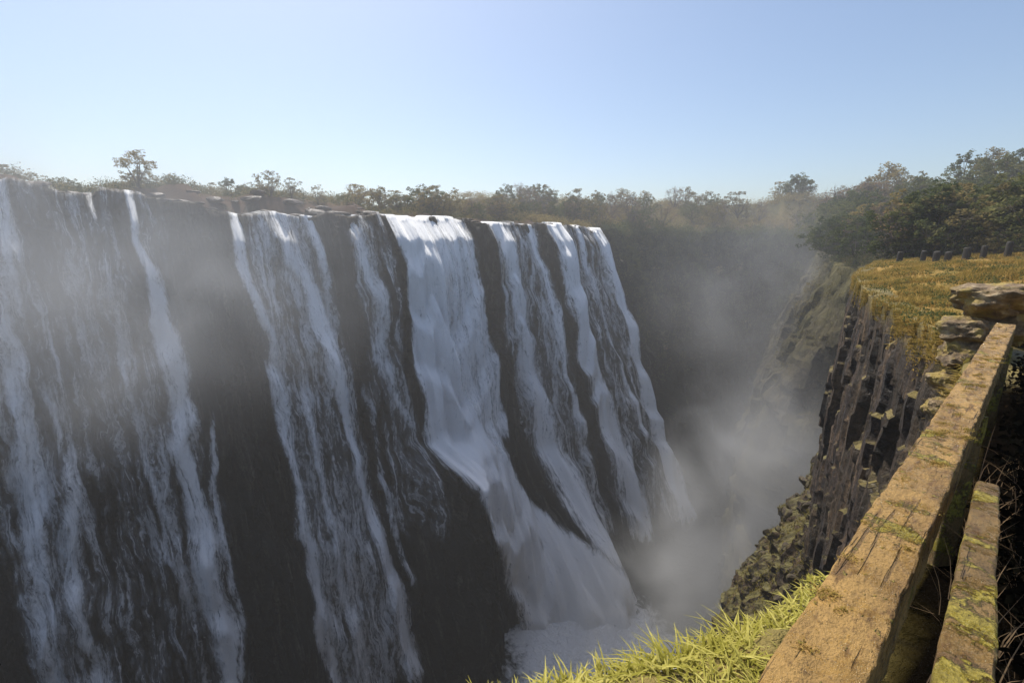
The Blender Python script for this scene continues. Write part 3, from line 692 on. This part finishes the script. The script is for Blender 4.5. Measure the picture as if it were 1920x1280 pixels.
def stump(x,y,h,r):
    z=float(ground_z(x,y)[0]);n=12;V=[];F=[]
    rows=[(0,1.08),(.3,1),(.8,.97),(.95,.95),(1,.8)]
    for k,(t,s) in enumerate(rows):
        for i in range(n):
            a=2*math.pi*i/n;w_=1+.08*math.sin(a*3+x)
            V.append((math.cos(a)*r*s*w_,math.sin(a)*r*s*w_,t*h-.1+(.03*math.cos(a+x) if k>2 else 0)))
    for k in range(len(rows)-1):
        for i in range(n): F.append((k*n+i,k*n+(i+1)%n,(k+1)*n+(i+1)%n,(k+1)*n+i))
    F.append(tuple((len(rows)-1)*n+i for i in range(n)))
    o=new_obj('fence_post',V,F,mat_post);o.location=(x,y,z);tag(o,None,'short dark wooden fence post in dry grass','post','fence posts along the cliff path')
for i,t in enumerate([-.28,-.02,.12,.24,.42,.58,.80,1.0]):
    stump(36.8+t*4.2,41.2-t*4.6,random.uniform(1.0,1.3),random.uniform(.20,.28))
# ------------------------------------------------------------ haze and mist
m=M('thin_haze')
m.vol(m.n('ShaderNodeVolumeScatter',{'Color':(1,.985,.96,1),'Density':.0010,'Anisotropy':.4}).outputs[0])
def box(name,a,b,mat):
    V=[(x,y,z) for x in(a[0],b[0]) for y in(a[1],b[1]) for z in(a[2],b[2])]
    F=[(0,1,3,2),(4,6,7,5),(0,4,5,1),(2,3,7,6),(0,2,6,4),(1,5,7,3)]
    o=new_obj(name,V,F,mat,False);tag(o,'structure');return o
box('haze',(-170,-15,-96),(190,240,24),m.m)
def mist(loc,sc,dens,seed,rot=0,ns=.06):
    m=M('mist_volume')
    tc=m.n('ShaderNodeTexCoord').outputs['Object'];P=m.pos()
    ln_=m.n('ShaderNodeVectorMath',{0:tc},operation='LENGTH').outputs[1]
    f=m.mr(ln_,.05,1.,1,0)
    nz=m.noise(m.n('ShaderNodeVectorMath',{0:P,1:(seed*13.,0,0)},operation='ADD').outputs[0],ns,2,.6,.8)
    nz=m.mr(nz,.35,.7,.1,1.)
    dn=m.math('MULTIPLY',m.math('MULTIPLY',f,nz),dens)
    m.vol(m.n('ShaderNodeVolumeScatter',{'Color':(1.,.995,.985,1),'Density':dn,'Anisotropy':0.}).outputs[0])
    import bmesh
    bm=bmesh.new();bmesh.ops.create_icosphere(bm,subdivisions=3,radius=1);me=bpy.data.meshes.new('mist');bm.to_mesh(me);bm.free()
    me.materials.append(m.m);o=bpy.data.objects.new('mist',me);COL.objects.link(o);o.location=loc;o.scale=sc;o.rotation_euler=(0,rot,0)
    tag(o,'stuff');o["label"]='pale spray drifting up from the gorge'
mist((36,66,-42),(15,26,32),.09,1,.25)
mist((60,110,-14),(32,42,30),.016,2)
mist((-42,48,-4),(34,30,23),.036,3)
mist((30,84,-76),(24,20,22),.085,4)
# ------------------------------------------------------------ light, sky, camera
el,az=58,-28
sun=bpy.data.lights.new('sun','SUN');sun.energy=5.0;sun.angle=R(.5);sun.color=(1,.95,.86)
so=bpy.data.objects.new('sun',sun);COL.objects.link(so)
dv=Vector((math.sin(R(az))*math.cos(R(el)),math.cos(R(az))*math.cos(R(el)),math.sin(R(el))))
so.rotation_euler=dv.to_track_quat('Z','Y').to_euler();so.location=(0,0,60)
wd=bpy.data.worlds.new('World');scene.world=wd;wd.use_nodes=True;t=wd.node_tree;t.nodes.clear()
sk=t.nodes.new('ShaderNodeTexSky');sk.sky_type='NISHITA';sk.sun_disc=False;sk.sun_elevation=R(el);sk.sun_rotation=R(az)
sk.air_density=1.0;sk.dust_density=1.5;sk.ozone_density=1.6
bg=t.nodes.new('ShaderNodeBackground');bg.inputs[1].default_value=.15;ou=t.nodes.new('ShaderNodeOutputWorld')
t.links.new(sk.outputs[0],bg.inputs[0]);t.links.new(bg.outputs[0],ou.inputs[0])
scene.view_settings.view_transform='Standard';scene.view_settings.look='None';scene.view_settings.exposure=0
cam=bpy.data.cameras.new('camera');cam.lens=16;cam.sensor_width=36;cam.clip_start=.05;cam.clip_end=9000
co=bpy.data.objects.new('camera',cam);COL.objects.link(co);co.location=(0,0,0);co.rotation_euler=(R(77.5),0,0);scene.camera=co
print('trees',ntree)
